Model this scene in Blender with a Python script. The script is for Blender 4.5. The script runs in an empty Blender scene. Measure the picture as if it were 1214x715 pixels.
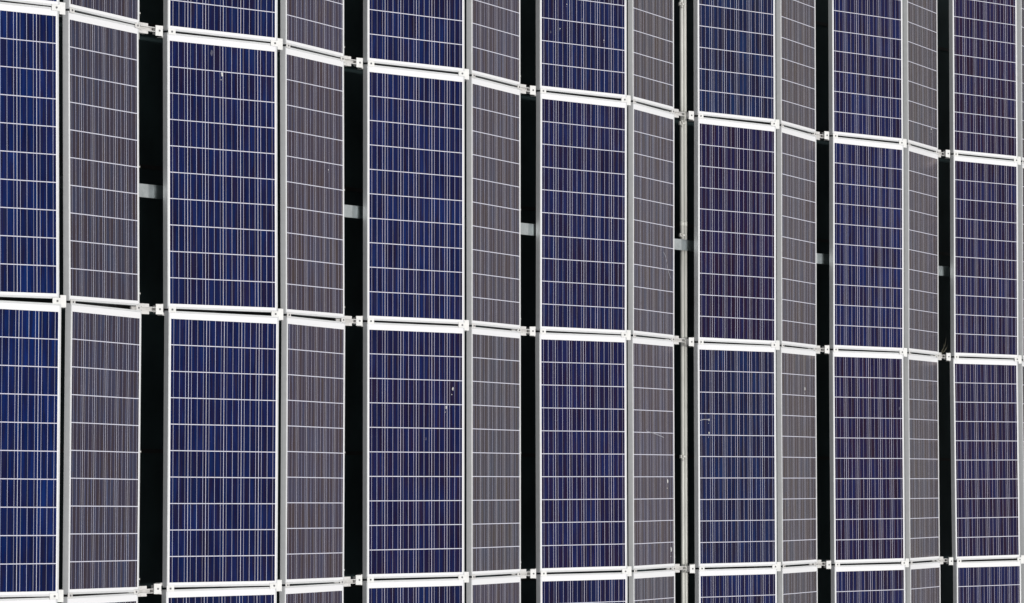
import bpy, bmesh, math, random
from mathutils import Matrix, Vector, Euler
random.seed(7)
sc = bpy.context.scene
C = sc.collection

# ------------------------------------------------------------------ camera
cd = bpy.data.cameras.new('camera'); cam = bpy.data.objects.new('camera', cd); C.objects.link(cam)
cd.sensor_width = 36.0; cd.lens = 36.0*5380.87/1214.0
cd.clip_start = 0.5; cd.clip_end = 5000
cam.location = (-27.43465, -1.05298, 14.9687)
cam.rotation_euler = (0.04227, -1.06432, -0.00234)
sc.camera = cam

# ------------------------------------------------------------------ sky, sun, exposure
SUN_EL, SUN_AZ = math.radians(79), math.radians(186)      # azimuth measured from +X towards +Y
w = bpy.data.worlds.new('World'); sc.world = w; w.use_nodes = True
nt = w.node_tree; nt.nodes.clear()
sky = nt.nodes.new('ShaderNodeTexSky'); sky.sky_type = 'NISHITA'; sky.sun_disc = False
sky.sun_elevation = SUN_EL; sky.sun_rotation = math.pi/2 - SUN_AZ
sky.dust_density = 3.0; sky.air_density = 1.0
hs = nt.nodes.new('ShaderNodeHueSaturation'); hs.inputs['Saturation'].default_value = 0.0
bg = nt.nodes.new('ShaderNodeBackground'); bg.inputs['Strength'].default_value = 0.15
wo = nt.nodes.new('ShaderNodeOutputWorld')
nt.links.new(sky.outputs[0], hs.inputs['Color']); nt.links.new(hs.outputs[0], bg.inputs['Color'])
nt.links.new(bg.outputs[0], wo.inputs['Surface'])
sd = bpy.data.lights.new('sun', 'SUN'); sd.energy = 2.05; sd.angle = math.radians(3); sd.color = (1.0, 0.97, 0.92)
so = bpy.data.objects.new('sun', sd); C.objects.link(so)
sdir = Vector((math.cos(SUN_EL)*math.cos(SUN_AZ), math.cos(SUN_EL)*math.sin(SUN_AZ), math.sin(SUN_EL)))
so.rotation_euler = sdir.to_track_quat('Z', 'Y').to_euler(); so.location = sdir*50
sc.view_settings.view_transform = 'Standard'; sc.view_settings.look = 'None'
sc.view_settings.exposure = -0.12; sc.view_settings.gamma = 1.0
sc.view_settings.use_curve_mapping = False

# ------------------------------------------------------------------ fitted array geometry (metres)
W, L, GAP, PY = 0.992, 1.657, 0.013, 1.670
FH = 0.037                                # frame height
P, T1, T2, RG, RDZ = 2.35523, 0.16699, 0.1711, 0.10457, -0.00526
# small installation offsets (dx, dy, dz) of every tent at the three joint lines
JO = [[[0.0002, 0.005, 0.0084], [0.0116, -0.0008, 0.0122], [-0.0014, -0.0093, 0.0079]],
 [[0.0029, -0.0001, 0.0037], [0.009, 0.0004, 0.006], [-0.0007, 0.0028, 0.003]],
 [[0.0002, -0.0014, -0.0075], [-0.0012, 0.0036, -0.0083], [-0.0028, 0.0107, -0.0096]],
 [[-0.0144, -0.0021, -0.0184], [-0.0198, 0.0051, -0.0203], [-0.0169, 0.0093, -0.0191]],
 [[0.0115, -0.0086, 0.0037], [0.0048, -0.0044, 0.0028], [0.0062, 0.0033, 0.0051]],
 [[0.0031, 0.0008, 0.0032], [0.0, 0.0, 0.0005], [0.0024, -0.0056, 0.0063]],
 [[-0.0017, 0.0064, 0.0059], [-0.0001, -0.0014, 0.0018], [0.0071, -0.0137, 0.0126]]]
NT = 7
def joint(i, j):
    i = max(0, min(NT-1, i)); j = max(0, min(2, j))
    return Vector(JO[i][j])

# ------------------------------------------------------------------ materials
def new_mat(name):
    m = bpy.data.materials.new(name); m.use_nodes = True
    n = m.node_tree.nodes; b = n['Principled BSDF']
    return m, n, m.node_tree.links, b
def metal(name, col, rough, metallic=0.0, var=0.12, scale=9.0, stretch=(1, 1, 1), dirt=None):
    m, n, l, b = new_mat(name)
    tc = n.new('ShaderNodeTexCoord'); mp = n.new('ShaderNodeMapping'); mp.inputs['Scale'].default_value = stretch
    oi = n.new('ShaderNodeObjectInfo')
    add = n.new('ShaderNodeVectorMath'); add.operation = 'ADD'
    sc_ = n.new('ShaderNodeVectorMath'); sc_.operation = 'SCALE'; sc_.inputs[0].default_value = (37, 53, 71)
    l.new(oi.outputs['Random'], sc_.inputs['Scale'])
    l.new(tc.outputs['Object'], add.inputs[0]); l.new(sc_.outputs[0], add.inputs[1]); l.new(add.outputs[0], mp.inputs['Vector'])
    nz = n.new('ShaderNodeTexNoise'); nz.inputs['Scale'].default_value = scale; nz.inputs['Detail'].default_value = 6
    nz.inputs['Roughness'].default_value = 0.65
    l.new(mp.outputs[0], nz.inputs['Vector'])
    rp = n.new('ShaderNodeValToRGB')
    d = dirt or tuple(c*(1-2.5*var) for c in col)
    rp.color_ramp.elements[0].position = 0.28; rp.color_ramp.elements[0].color = (*d, 1)
    rp.color_ramp.elements[1].position = 0.58; rp.color_ramp.elements[1].color = (*col, 1)
    l.new(nz.outputs['Fac'], rp.inputs['Fac']); l.new(rp.outputs[0], b.inputs['Base Color'])
    rr = n.new('ShaderNodeMapRange'); rr.inputs['To Min'].default_value = rough+0.12; rr.inputs['To Max'].default_value = rough-0.08
    l.new(nz.outputs['Fac'], rr.inputs['Value']); l.new(rr.outputs[0], b.inputs['Roughness'])
    b.inputs['Metallic'].default_value = metallic
    return m
M_frame = metal('anodised_aluminium', (0.55, 0.56, 0.57), 0.45, 0.0, 0.03, 22.0)
M_rail = metal('bare_aluminium', (0.62, 0.61, 0.60), 0.42, 0.0, 0.10, 20.0)
M_clamp = metal('clamp_aluminium', (0.72, 0.72, 0.71), 0.40, 0.0, 0.06, 20.0)
M_bolt = metal('bolt_steel', (0.22, 0.22, 0.23), 0.35, 0.6, 0.10, 60.0)
M_galv = metal('galvanised_sheet', (0.84, 0.90, 0.90), 0.12, 1.0, 0.08, 12.0)
M_pvc = metal('grey_plastic_conduit', (0.60, 0.60, 0.56), 0.5, 0.0, 0.10, 6.0, (4, 0.6, 4))
M_clip = metal('clip_steel', (0.55, 0.54, 0.51), 0.35, 0.2, 0.1, 40)
M_tab = metal('weathered_zinc', (0.33, 0.33, 0.31), 0.55, 0.0, 0.14, 60)
M_drop = metal('dried_dropping', (0.60, 0.60, 0.58), 0.8, 0.0, 0.14, 90)
M_film = metal('dried_splash', (0.07, 0.07, 0.11), 0.8, 0.0, 0.14, 90)
M_scr = metal('scratched_glass', (0.26, 0.26, 0.29), 0.8, 0.0, 0.1, 90)
M_back = metal('white_backsheet', (0.75, 0.75, 0.75), 0.6, 0.0, 0.03, 5)
M_weed = metal('dry_grass', (0.045, 0.04, 0.02), 0.7, 0.0, 0.15, 60)
M_ground = metal('gravel_ground', (0.10, 0.10, 0.09), 0.9, 0.0, 0.15, 0.4)

def m_cells():
    """polycrystalline cells under anti-reflection glass: 6 x 10 cells, three busbars each"""
    m, n, l, b = new_mat('polycrystalline_cells')
    def math_(op, a, c=None, clamp=False):
        k = n.new('ShaderNodeMath'); k.operation = op; k.use_clamp = clamp
        for q, v in ((0, a), (1, c)):
            if v is None: continue
            if isinstance(v, (int, float)): k.inputs[q].default_value = v
            else: l.new(v, k.inputs[q])
        return k.outputs[0]
    tc = n.new('ShaderNodeTexCoord'); sp = n.new('ShaderNodeSeparateXYZ'); l.new(tc.outputs['Object'], sp.inputs[0])
    oi = n.new('ShaderNodeObjectInfo'); rnd = oi.outputs['Random']
    X, Y = sp.outputs[0], sp.outputs[1]
    PITCH = 0.1585
    u = math_('DIVIDE', math_('SUBTRACT', X, (W-6*PITCH)/2), PITCH)
    v = math_('DIVIDE', math_('SUBTRACT', Y, 0.0265), PITCH)
    iu, iv = math_('FLOOR', u), math_('FLOOR', v)
    fu, fv = math_('SUBTRACT', u, iu), math_('SUBTRACT', v, iv)
    du = math_('MULTIPLY', math_('ABSOLUTE', math_('SUBTRACT', fu, 0.5)), PITCH)
    dv = math_('MULTIPLY', math_('ABSOLUTE', math_('SUBTRACT', fv, 0.5)), PITCH)
    gx = math_('GREATER_THAN', du, PITCH/2-0.0018)
    gy = math_('GREATER_THAN', dv, PITCH/2-0.0025)
    out_ = math_('MAXIMUM', math_('MAXIMUM', math_('LESS_THAN', u, 0.013), math_('GREATER_THAN', u, 5.987)),
                 math_('MAXIMUM', math_('LESS_THAN', v, 0.016), math_('GREATER_THAN', v, 9.984)))
    gap = math_('MAXIMUM', math_('MAXIMUM', gx, gy), out_)
    b3 = math_('MULTIPLY', fu, 3.0); ib = math_('FLOOR', b3)
    db = math_('MULTIPLY', math_('ABSOLUTE', math_('SUBTRACT', math_('SUBTRACT', b3, ib), 0.5)), PITCH/3)
    bus = math_('LESS_THAN', db, 0.0015)
    # per cell, per panel random numbers
    cell = n.new('ShaderNodeCombineXYZ'); l.new(iu, cell.inputs[0]); l.new(iv, cell.inputs[1]); l.new(math_('MULTIPLY', rnd, 913.0), cell.inputs[2])
    wn = n.new('ShaderNodeTexWhiteNoise'); wn.noise_dimensions = '3D'; l.new(cell.outputs[0], wn.inputs['Vector'])
    # long crystal bands: stretched along the module
    cv = n.new('ShaderNodeCombineXYZ')
    l.new(math_('ADD', math_('MULTIPLY', X, 34.0), math_('MULTIPLY', wn.outputs['Value'], 60.0)), cv.inputs[0])
    l.new(math_('ADD', math_('MULTIPLY', Y, 2.6), math_('MULTIPLY', iv, 3.7)), cv.inputs[1]); l.new(math_('MULTIPLY', rnd, 77.0), cv.inputs[2])
    n1 = n.new('ShaderNodeTexNoise'); n1.inputs['Scale'].default_value = 1.0; n1.inputs['Detail'].default_value = 2.5; n1.inputs['Roughness'].default_value = 0.6
    l.new(cv.outputs[0], n1.inputs['Vector'])
    r1 = n.new('ShaderNodeValToRGB'); e = r1.color_ramp.elements
    e[0].position = 0.30; e[0].color = (0.0075, 0.0105, 0.026, 1)
    e[1].position = 0.74; e[1].color = (0.0060, 0.0160, 0.056, 1)
    for p_, c_ in ((0.40, (0.0085, 0.0095, 0.0310)), (0.49, (0.0045, 0.0105, 0.048)), (0.60, (0.0040, 0.0140, 0.064))):
        k = e.new(p_); k.color = (*c_, 1)
    l.new(n1.outputs['Fac'], r1.inputs['Fac'])
    # grains
    gv = n.new('ShaderNodeCombineXYZ'); l.new(math_('MULTIPLY', X, 60.0), gv.inputs[0]); l.new(math_('MULTIPLY', Y, 5.0), gv.inputs[1]); l.new(math_('MULTIPLY', rnd, 55.0), gv.inputs[2])
    vo = n.new('ShaderNodeTexVoronoi'); vo.inputs['Scale'].default_value = 1.0; l.new(gv.outputs[0], vo.inputs['Vector'])
    vs = n.new('ShaderNodeSeparateColor'); l.new(vo.outputs['Color'], vs.inputs[0])
    gain = math_('MULTIPLY', math_('ADD', 0.50, math_('MULTIPLY', wn.outputs['Value'], 0.35)), math_('ADD', 0.8, math_('MULTIPLY', vs.outputs[0], 0.5)))
    cc = n.new('ShaderNodeVectorMath'); cc.operation = 'SCALE'; l.new(r1.outputs[0], cc.inputs[0]); l.new(gain, cc.inputs['Scale'])
    ct = n.new('ShaderNodeVectorMath'); ct.operation = 'MULTIPLY'; l.new(cc.outputs[0], ct.inputs[0]); l.new(oi.outputs['Color'], ct.inputs[1])
    # busbars: glint painted into the colour, random brightness for each ribbon
    bv = n.new('ShaderNodeCombineXYZ'); l.new(math_('ADD', math_('MULTIPLY', iu, 3.0), ib), bv.inputs[0]); l.new(iv, bv.inputs[1]); l.new(math_('MULTIPLY', rnd, 431.0), bv.inputs[2])
    wb = n.new('ShaderNodeTexWhiteNoise'); wb.noise_dimensions = '3D'; l.new(bv.outputs[0], wb.inputs['Vector'])
    bb = math_('ADD', 0.16, math_('MULTIPLY', wb.outputs['Value'], 0.30))
    bc = n.new('ShaderNodeCombineColor'); l.new(bb, bc.inputs[0]); l.new(bb, bc.inputs[1]); l.new(math_('MULTIPLY', bb, 1.25), bc.inputs[2])
    m1 = n.new('ShaderNodeMix'); m1.data_type = 'RGBA'; l.new(bus, m1.inputs['Factor']); l.new(ct.outputs[0], m1.inputs[6]); l.new(bc.outputs[0], m1.inputs[7])
    lc = n.new('ShaderNodeMix'); lc.data_type = 'RGBA'; l.new(out_, lc.inputs['Factor']); lc.inputs[6].default_value = (0.54, 0.54, 0.63, 1); lc.inputs[7].default_value = (0.72, 0.72, 0.74, 1)
    m2 = n.new('ShaderNodeMix'); m2.data_type = 'RGBA'; l.new(gap, m2.inputs['Factor']); l.new(m1.outputs[2], m2.inputs[6]); l.new(lc.outputs[2], m2.inputs[7])
    # thin uneven dust film
    dz = n.new('ShaderNodeTexNoise'); dz.inputs['Scale'].default_value = 5.0; dz.inputs['Detail'].default_value = 8; dz.inputs['Roughness'].default_value = 0.7
    dvv = n.new('ShaderNodeVectorMath'); dvv.operation = 'ADD'; l.new(tc.outputs['Object'], dvv.inputs[0])
    dcx = n.new('ShaderNodeCombineXYZ'); l.new(math_('MULTIPLY', rnd, 61.0), dcx.inputs[2]); l.new(dcx.outputs[0], dvv.inputs[1]); l.new(dvv.outputs[0], dz.inputs['Vector'])
    film = math_('MULTIPLY', math_('SUBTRACT', dz.outputs['Fac'], 0.35, True), 0.03)
    m3 = n.new('ShaderNodeMix'); m3.data_type = 'RGBA'; l.new(film, m3.inputs['Factor']); l.new(m2.outputs[2], m3.inputs[6]); m3.inputs[7].default_value = (0.30, 0.28, 0.26, 1)
    l.new(m3.outputs[2], b.inputs['Base Color'])
    # silicon-nitride anti-reflection film on the cells: its thickness varies from crystal to crystal
    line = math_('MAXIMUM', gap, bus); cellm = math_('SUBTRACT', 1.0, line)
    l.new(math_('ADD', 1.27, math_('MULTIPLY', cellm, 0.95)), b.inputs['IOR'])
    thick = math_('ADD', 108.5, math_('ADD', math_('MULTIPLY', n1.outputs['Fac'], 11.0), math_('MULTIPLY', vs.outputs[1], 6.0)))
    l.new(math_('MULTIPLY', thick, cellm), b.inputs['Thin Film Thickness'])
    b.inputs['Thin Film IOR'].default_value = 1.4
    b.inputs['Roughness'].default_value = 0.12
    return m
M_cells = m_cells()

def m_roof():
    m, n, l, b = new_mat('dark_roof_membrane')
    tc = n.new('ShaderNodeTexCoord'); nz = n.new('ShaderNodeTexNoise'); nz.inputs['Scale'].default_value = 2.2; nz.inputs['Detail'].default_value = 8
    l.new(tc.outputs['Object'], nz.inputs['Vector'])
    rp = n.new('ShaderNodeValToRGB'); rp.color_ramp.elements[0].color = (0.012, 0.022, 0.024, 1); rp.color_ramp.elements[1].color = (0.030, 0.050, 0.054, 1)
    rp.color_ramp.elements[0].position = 0.3; rp.color_ramp.elements[1].position = 0.7
    l.new(nz.outputs['Fac'], rp.inputs['Fac']); l.new(rp.outputs[0], b.inputs['Base Color']); b.inputs['Roughness'].default_value = 0.85
    b.inputs['Specular IOR Level'].default_value = 0.2
    return m
M_roof = m_roof()

# ------------------------------------------------------------------ mesh helpers
def bx(bm, x0, x1, y0, y1, z0, z1, M=None):
    vs = [Vector((x, y, z)) for z in (z0, z1) for y in (y0, y1) for x in (x0, x1)]
    if M is not None: vs = [M @ v for v in vs]
    v = [bm.verts.new(p) for p in vs]
    for f in ((0, 2, 3, 1), (4, 5, 7, 6), (0, 1, 5, 4), (2, 6, 7, 3), (0, 4, 6, 2), (1, 3, 7, 5)):
        bm.faces.new([v[k] for k in f])
def cyl(bm, p0, p1, r, seg=16, hexa=False):
    p0, p1 = Vector(p0), Vector(p1); d = p1-p0
    M = Matrix.Translation((p0+p1)/2) @ d.to_track_quat('Z', 'Y').to_matrix().to_4x4()
    bmesh.ops.create_cone(bm, cap_ends=True, segments=6 if hexa else seg, radius1=r, radius2=r, depth=d.length, matrix=M)
def obj(name, bm, mat, parent=None, bevel=0.0, smooth=False):
    bmesh.ops.recalc_face_normals(bm, faces=bm.faces)
    if bevel: bmesh.ops.bevel(bm, geom=list(bm.edges), offset=bevel, segments=1, affect='EDGES')
    me = bpy.data.meshes.new(name); bm.to_mesh(me); bm.free(); me.materials.append(mat)
    if smooth:
        for p in me.polygons: p.use_smooth = len(p.vertices) == 4
    o = bpy.data.objects.new(name, me); C.objects.link(o)
    if parent: o.parent = parent
    return o
def tag(o, label, cat, group=None):
    o['label'] = label; o['category'] = cat
    if group: o['group'] = group
    return o
def thing(name, loc=(0, 0, 0), rot=(0, 0, 0)):
    o = bpy.data.objects.new(name, None); C.objects.link(o); o.empty_display_size = 0.2
    o.location = loc; o.rotation_euler = rot
    return o
def copy_tree(o, parent=None):
    c = o.copy(); C.objects.link(c)
    if parent: c.parent = parent
    for ch in list(o.children): copy_tree(ch, c)
    return c
def channel(bm, x0, x1, w, h, slot, t, M, floor=True):
    """open lipped channel running along local x, its mouth up at z = 0"""
    bx(bm, x0, x1, -w/2, -w/2+t, -h, -t, M); bx(bm, x0, x1, w/2-t, w/2, -h, -t, M)
    if floor: bx(bm, x0, x1, -w/2+t, w/2-t, -h, -h+t, M)
    bx(bm, x0, x1, -w/2, -slot/2, -t, 0, M); bx(bm, x0, x1, slot/2, w/2, -t, 0, M)

# ------------------------------------------------------------------ setting: ground, building roof under the array
bm = bmesh.new()
for v in ((-1500, -1500), (1500, -1500), (1500, 1500), (-1500, 1500)): bm.verts.new((*v, -6.5))
bm.faces.new(bm.verts); o = obj('ground', bm, M_ground); o['kind'] = 'structure'
bm = bmesh.new(); bx(bm, -14, 17, -9, 9, -0.75, -0.42)
o = obj('roof', bm, M_roof); o['kind'] = 'structure'
bm = bmesh.new()
y = 8.7
ys = []
while y > -8.8: ys.append(y); y -= 0.868
for y in ys: bx(bm, -13.9, 16.9, y-0.012, y+0.012, -0.4195, -0.414)
obj('membrane_seam', bm, metal('black_seam', (0.006, 0.006, 0.006), 0.8), o)

# ------------------------------------------------------------------ solar panels
def make_panel(name):
    root = thing(name)
    f = 0.0115
    bm = bmesh.new()                           # hollow aluminium frame with mitred look: long sides between, short ends outside
    bx(bm, 0, f, f, L-f, -FH, 0); bx(bm, W-f, W, f, L-f, -FH, 0)
    bx(bm, 0, W, 0, f, -FH, 0); bx(bm, 0, W, L-f, L, -FH, 0)
    fl = 0.028                                  # inward bottom flange
    bx(bm, f, f+fl, f, L-f, -FH, -FH+0.002); bx(bm, W-f-fl, W-f, f, L-f, -FH, -FH+0.002)
    obj('frame', bm, M_frame, root, bevel=0.0009)
    bm = bmesh.new(); bx(bm, f-0.002, W-f+0.002, f-0.002, L-f+0.002, -0.0065, -0.0016)
    obj('cell_sheet', bm, M_cells, root)
    bm = bmesh.new(); bx(bm, f, W-f, f, L-f, -0.0085, -0.0067); obj('backsheet', bm, M_back, root)
    return root
def add_clips(root):
    for y in (0.075, 0.825):
        bm = bmesh.new()
        bx(bm, W, W+0.022, y-0.006, y+0.006, -0.020, -0.016)
        bx(bm, W+0.022, W+0.026, y-0.006, y+0.006, -0.034, -0.012)
        bx(bm, W+0.026, W+0.042, y-0.005, y+0.005, -0.016, -0.012)
        obj('cable_clip', bm, M_clip, root)

ORD = ['first', 'second', 'third', 'fourth', 'fifth', 'sixth', 'seventh']
ROW = ['topmost row', 'upper full row', 'lower full row', 'bottom row']
DROPS = {('B', 1, 1): [(0.490, 1.439, 0.022, 1), (0.394, 1.561, 0.030, 0)],
         ('B', 2, 2): [(0.873, 1.240, 0.024, 1), (0.803, 1.116, 0.019, 1), (0.595, 0.905, 0.020, 0)],
         ('B', 3, 1): [(0.816, 0.821, 0.015, 1)],
         ('G', 3, 2): [(0.324, 0.992, 0.020, 0), (0.828, 0.625, 0.030, 1), (0.907, 0.130, 0.030, 1)],
         ('B', 4, 2): [(0.138, 1.090, 0.016, 1), (0.138, 0.991, 0.018, 1)],
         ('G', 4, 2): [(0.669, 1.348, 0.022, 1)],
         ('B', 5, 2): [(0.928, 1.216, 0.022, 0)],
         ('G', 5, 0): [(0.459, 0.249, 0.026, 0), (0.768, 0.169, 0.016, 1)],
         ('B', 3, 0): [(0.304, 0.617, 0.010, 1), (0.477, 0.525, 0.016, 0), (0.123, 0.409, 0.016, 0), (0.227, 0.440, 0.009, 1), (0.728, 0.396, 0.009, 1)],
         ('G', 1, 1): [(0.721, 0.934, 0.009, 1)]}
SCRATCH = {('G', 3, 1): [[(0.725, 0.625), (0.770, 0.600), (0.805, 0.560), (0.835, 0.500), (0.905, 0.440)]],
           ('G', 3, 2): [[(0.33, 0.985), (0.45, 0.978), (0.60, 0.962), (0.74, 0.945)]],
           ('B', 4, 2): [[(0.02, 1.085), (0.07, 1.093), (0.138, 1.092)]]}
# batches of cells differ in tint (multiplies the cell colour only)
TINT = {(0, 0): (.8, 1, 1.3), (0, 1): (.8, 1.1, 1.3), (0, 2): (.6, 1.1, 1.4), (0, 3): (.8, 1.1, 1.35), (1, 1): (1, 1, 1.05), (1, 2): (.9, .95, 1.05),
        (2, 0): (.9, 1, 1.05), (2, 1): (.9, 1.05, 1.15), (2, 2): (1.1, .85, .9), (3, 0): (.9, 1.1, 1.05), (3, 1): (1.1, 1, .95), (3, 2): (1.2, .9, .95),
        (4, 0): (.8, 1.35, 1.05), (4, 1): (1.5, .8, .75), (4, 2): (.9, 1.3, 1.05), (4, 3): (.8, 1.1, 1.1), (5, 0): (.9, 1, 1.05), (5, 1): (.9, 1.05, 1.15),
        (5, 2): (1.5, .85, .82), (6, 0): (1.7, .9, .8), (6, 1): (1.2, .9, .9), (6, 2): (1.5, .95, .85)}
def extra(k):
    return {('B', 1, 1): ', white dropping near top', ('B', 2, 2): ', two bird droppings at right',
            ('B', 3, 1): ', one tiny pale speck', ('G', 3, 1): ', faint curved scratch', ('G', 3, 2): ', pale droppings at right edge',
            ('B', 4, 2): ', two specks at left', ('G', 4, 2): ', one white speck', ('B', 5, 2): ', faint bluish smear',
            ('G', 5, 0): ', pale specks low down', ('B', 3, 0): ', scattered faint specks', ('G', 1, 1): ', one tiny dot'}.get(k, '')
def blob(bm, x, y, r):
    """irregular thin splat of dried matter lying on the glass"""
    n = 11; top = []; rim = []
    for a in range(n):
        t = 2*math.pi*a/n; q = r*0.50*random.uniform(0.55, 1.15)
        rim.append(bm.verts.new((x+q*math.cos(t)*0.8, y+q*math.sin(t)*1.25, -0.0016)))
        top.append(bm.verts.new((x+q*0.6*math.cos(t)*0.8, y+q*0.6*math.sin(t)*1.25, 0.0006)))
    for a in range(n):
        c = (a+1) % n; bm.faces.new((rim[a], rim[c], top[c], top[a]))
    bm.faces.new(top)

protos = {'B': make_panel('solar_panel'), 'G': make_panel('solar_panel')}
add_clips(protos['G'])
used = set()
for r in range(4):
    jt, jb = r-1, r
    for i in range(NT):
        for k in 'BG':
            if k in used: o = copy_tree(protos[k])
            else: o = protos[k]; used.add(k)
            a, b_ = joint(i, jt), joint(i, jb)
            if 0 < r < 3: o.scale.y = (PY+a.y-b_.y-GAP)/L
            else: o.scale.y = 1
            off = (a+b_)/2
            x = (i-3)*P+off.x; y = (1-r)*PY + (b_.y if r < 3 else a.y); z = off.z
            rx = (a.z-b_.z)/PY; rz = -(a.x-b_.x)/PY
            if k == 'B':
                o.location = (x, y, z); tilt = -T1
            else:
                o.location = (x+W*math.cos(T1)+RG, y, z+W*math.sin(T1)+RDZ); tilt = T2
            # uneven seating of a real array: fractions of a millimetre
            tilt += random.uniform(-0.0012, 0.0012); rx += random.uniform(-0.0006, 0.0006)
            o.rotation_euler = (rx, tilt, rz)
            col = 'blue' if k == 'B' else 'grey'
            lab = f"{ORD[i]} {col} solar panel from left in the {ROW[r]}{extra((k, i, r))}"
            for ch in o.children:
                if ch.name.startswith('cell_sheet'):
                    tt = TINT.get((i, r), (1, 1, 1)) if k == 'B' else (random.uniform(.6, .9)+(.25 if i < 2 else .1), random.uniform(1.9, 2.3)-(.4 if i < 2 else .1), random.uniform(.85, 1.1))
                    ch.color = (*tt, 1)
            tag(o, lab, 'solar panel', 'blue panels facing left' if k == 'B' else 'grey panels facing right')
            for (dx, dy, rad, solid) in DROPS.get((k, i, r), ()):
                bm = bmesh.new(); blob(bm, dx, dy, rad)
                if solid: blob(bm, dx-rad*0.5, dy-rad*1.6, rad*0.35)
                d = obj('dropping', bm, M_drop if solid else M_film, o)
            for line in SCRATCH.get((k, i, r), ()):
                bm = bmesh.new()
                for (xa, ya), (xb, yb) in zip(line, line[1:]):
                    d_ = Vector((xb-xa, yb-ya, 0)); M_ = Matrix.Translation((xa, ya, 0)) @ d_.to_track_quat('X', 'Z').to_matrix().to_4x4()
                    bx(bm, 0, d_.length, -0.0028, 0.0028, -0.0016, -0.0006, M_)
                obj('scratch', bm, M_scr, o)
            if i == 0 and k == 'G':             # lower trim ledge along the outer edge of the first grey column
                bm = bmesh.new(); bx(bm, W+0.0005, W+0.026, 0.02, L-0.02, -0.030, -0.026)
                obj('edge_trim', bm, M_frame, o)

# ------------------------------------------------------------------ support rails with clamps
def make_rail():
    root = thing('mounting_rail')
    RB = Euler((0, -T1, 0)).to_matrix().to_4x4()
    gx, gz = W*math.cos(T1)+RG, W*math.sin(T1)+RDZ
    RGm = Matrix.Translation((gx, 0, gz)) @ Euler((0, T2, 0)).to_matrix().to_4x4()
    gap_y = -GAP/2
    S = Matrix.Translation((0, gap_y, 0))
    bm = bmesh.new(); channel(bm, -0.01, W-0.004, 0.070, 0.040, 0.034, 0.003, S @ RB @ Matrix.Translation((0, 0, -FH-0.001)), False)
    obj('rising_channel', bm, M_rail, root)
    bm = bmesh.new(); channel(bm, 0.004, W-0.10, 0.070, 0.040, 0.034, 0.003, S @ RGm @ Matrix.Translation((0, 0, -FH-0.001)), False)
    obj('falling_channel', bm, M_rail, root)
    # valley: short lipped channel from below the grey panel, then a narrow tongue to the next plate
    ex, ez = gx+W*math.cos(T2), gz-W*math.sin(T2)
    VS = S @ Matrix.Translation((ex, 0, ez-0.0385))
    bm = bmesh.new(); channel(bm, 0.0, 0.150, 0.062, 0.038, 0.022, 0.003, VS)
    obj('foot_channel', bm, M_rail, root)
    bm = bmesh.new()
    Vt = VS @ Matrix.Translation((0, 0, 0.004))
    bx(bm, 0.06, 0.245, -0.0135, -0.0095, -0.030, 0.002, Vt); bx(bm, 0.06, 0.245, 0.0095, 0.0135, -0.030, 0.002, Vt)
    bx(bm, 0.06, 0.245, -0.0095, 0.0095, -0.030, -0.026, Vt)
    obj('tongue', bm, M_rail, root)
    bm = bmesh.new(); bx(bm, 0.0015, 0.046, -0.074, -0.036, 0.004, 0.008, VS); bx(bm, 0.0015, 0.0045, -0.074, -0.036, -0.02, 0.004, VS)
    t = obj('end_tab', bm, M_tab, root, bevel=0.001)
    bm = bmesh.new(); cyl(bm, VS @ Vector((0.026, -0.056, 0.008)), VS @ Vector((0.026, -0.056, 0.012)), 0.008, hexa=True); obj('bolt', bm, M_tab, t)
    # square plate at the low end, on the rail's slope
    def plate(name, x0, x1, y0, y1, z, M, bolt, th=0.005, mat=M_clamp):
        bm = bmesh.new(); bx(bm, x0, x1, y0, y1, z, z+th, M); p = obj(name, bm, mat, root, bevel=0.0012)
        if bolt:
            bm = bmesh.new(); c = ((x0+x1)/2 if bolt is True else bolt, (y0+y1)/2)
            cyl(bm, M @ Vector((c[0], c[1], z+th)), M @ Vector((c[0], c[1], z+th+0.005)), 0.0065, hexa=True)
            obj('bolt', bm, M_bolt, p)
        return p
    MB = S @ RB
    plate('low_plate', -0.088, -0.025, -0.031, 0.031, -0.022, MB, True, 0.006)
    bm = bmesh.new(); bx(bm, -0.080, -0.034, -0.022, 0.022, -0.050, -0.023, MB); obj('plate_block', bm, M_rail, root, bevel=0.001)
    # plate capping the high end
    plate('ridge_plate', W+0.0015, W+0.050, -0.035, 0.035, -0.006, MB, None, 0.005)
    bm = bmesh.new(); bx(bm, W+0.004, W+0.046, -0.02, 0.02, -0.06, -0.0065, MB); obj('ridge_block', bm, M_rail, root, bevel=0.001)
    for x0 in (0.001, W-0.066): plate('clamp', x0, x0+0.065, -0.018, 0.018, 0.0008, MB, x0+(0.030 if x0 < .5 else 0.036), 0.0035)
    for x0 in (0.003, W-0.066): plate('clamp', x0, x0+0.063, -0.015, 0.015, 0.0008, RGs(S, RGm), x0+0.03, 0.0030, M_rail)
    return root
def RGs(S, R): return S @ R
rail = make_rail(); first = True
JL = ['top joint line', 'middle joint line', 'bottom joint line']
for j in range(3):
    for i in range(NT):
        if first: o = rail; first = False
        else: o = copy_tree(rail)
        q = joint(i, j)
        o.location = ((i-3)*P+q.x, (1-j)*PY+q.y, q.z)
        tag(o, f"white aluminium rail with clamps, under {ORD[i]} blue panel from left, {JL[j]}", 'mounting rail', 'clamped rails along the joints')

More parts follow.
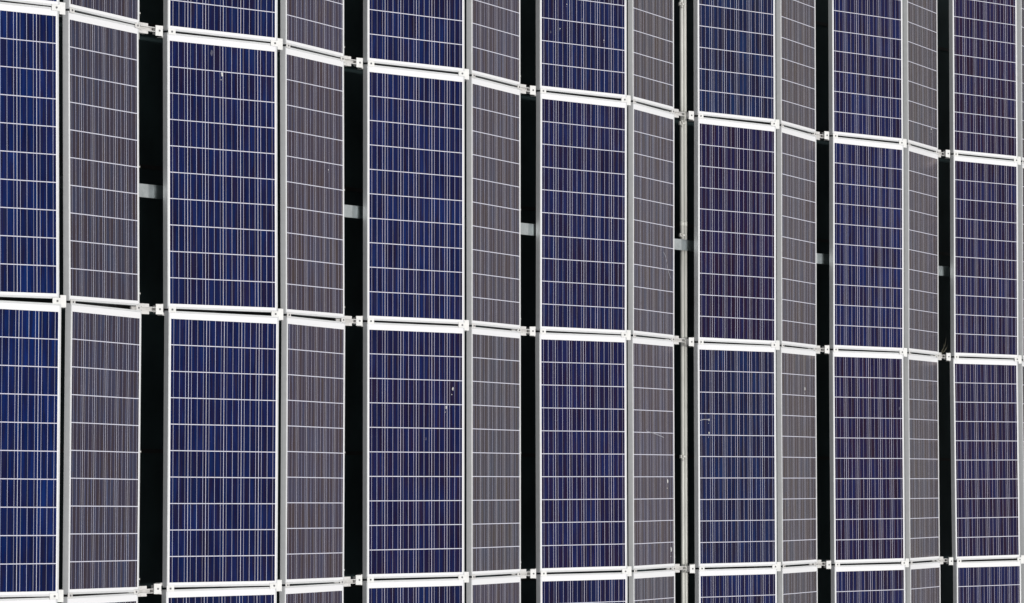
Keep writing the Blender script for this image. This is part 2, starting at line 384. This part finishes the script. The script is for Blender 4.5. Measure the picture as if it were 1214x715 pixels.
# ------------------------------------------------------------------ cross beam seen in the gaps of the upper full row
bm = bmesh.new()
yc = 0.700; zt = -0.065
bx(bm, -9.0, 9.6, yc-0.040, yc+0.040, zt-0.003, zt)
bx(bm, -9.0, 9.6, yc-0.040, yc-0.037, zt-0.03, zt-0.003); bx(bm, -9.0, 9.6, yc+0.037, yc+0.040, zt-0.03, zt-0.003)
o = obj('cross_beam', bm, M_galv)
tag(o, 'flat galvanised beam crossing under the upper full row, glimpsed in each dark gap', 'beam')

# ------------------------------------------------------------------ twin conduit in the gap left of the fifth blue column
root = thing('conduit', (0, 0, 0))
tag(root, 'twin pale grey conduit running down the dark gap left of the fifth blue column', 'conduit')
for x, rr in ((2.337, 0.0140), (2.386, 0.0165)):
    bm = bmesh.new()
    cyl(bm, (x, -3.6, -0.115), (x, 0.86, -0.115), rr, 24); cyl(bm, (x, 0.862, -0.115), (x, 3.6, -0.115), rr, 24)
    cyl(bm, (x, 0.845, -0.115), (x, 0.877, -0.115), rr+0.0015, 24)
    obj('pipe', bm, M_pvc, root, smooth=True)
for y in (2.48, 1.60, 0.775, -0.852, -2.45):
    bm = bmesh.new()
    bx(bm, 2.27, 2.322, y-0.012, y+0.012, -0.100, -0.094); bx(bm, 2.318, 2.324, y-0.012, y+0.012, -0.130, -0.0945)
    bx(bm, 2.296, 2.318, y-0.030, y-0.022, -0.104, -0.090)
    cyl(bm, (2.345, y-0.006, -0.115), (2.345, y+0.006, -0.115), 0.0235, 20)
    cyl(bm, (2.29, y+0.002, -0.094), (2.29, y+0.002, -0.084), 0.008, hexa=True)
    obj('pipe_clip', bm, M_clip, root)

# ------------------------------------------------------------------ a dry weed caught at a plate
bm = bmesh.new()
for k in range(7):
    a = random.uniform(0.3, 1.7); ln = random.uniform(0.05, 0.13); b0 = Vector((6.90+random.uniform(-.012, .012), 0.02+random.uniform(-.015, .015), -0.035))
    tip = b0+Vector((0.25*ln*math.cos(a), ln*math.sin(a), 0.3*ln)); mid = (b0+tip)/2+Vector((0.006, 0, 0.008))
    wv = Vector((0.0018, 0, 0.0012)); hv = Vector((0, 0, 0.0008))
    q = [bm.verts.new(p) for p in (b0-wv, b0+wv, mid+wv*.8, mid-wv*.8, tip)]
    q2 = [bm.verts.new(p-hv) for p in (b0-wv, b0+wv, mid+wv*.8, mid-wv*.8, tip)]
    bm.faces.new((q[0], q[1], q[2], q[3])); bm.faces.new((q[3], q[2], q[4]))
    bm.faces.new((q2[3], q2[2], q2[1], q2[0])); bm.faces.new((q2[4], q2[2], q2[3]))
    for s, t in ((1, 2), (2, 4), (4, 3), (3, 0)): bm.faces.new((q[s], q2[s], q2[t], q[t]))
tag(obj('dry_weed', bm, M_weed), 'wisp of dry weed caught beside the last right square plate on the middle joint line', 'weed')
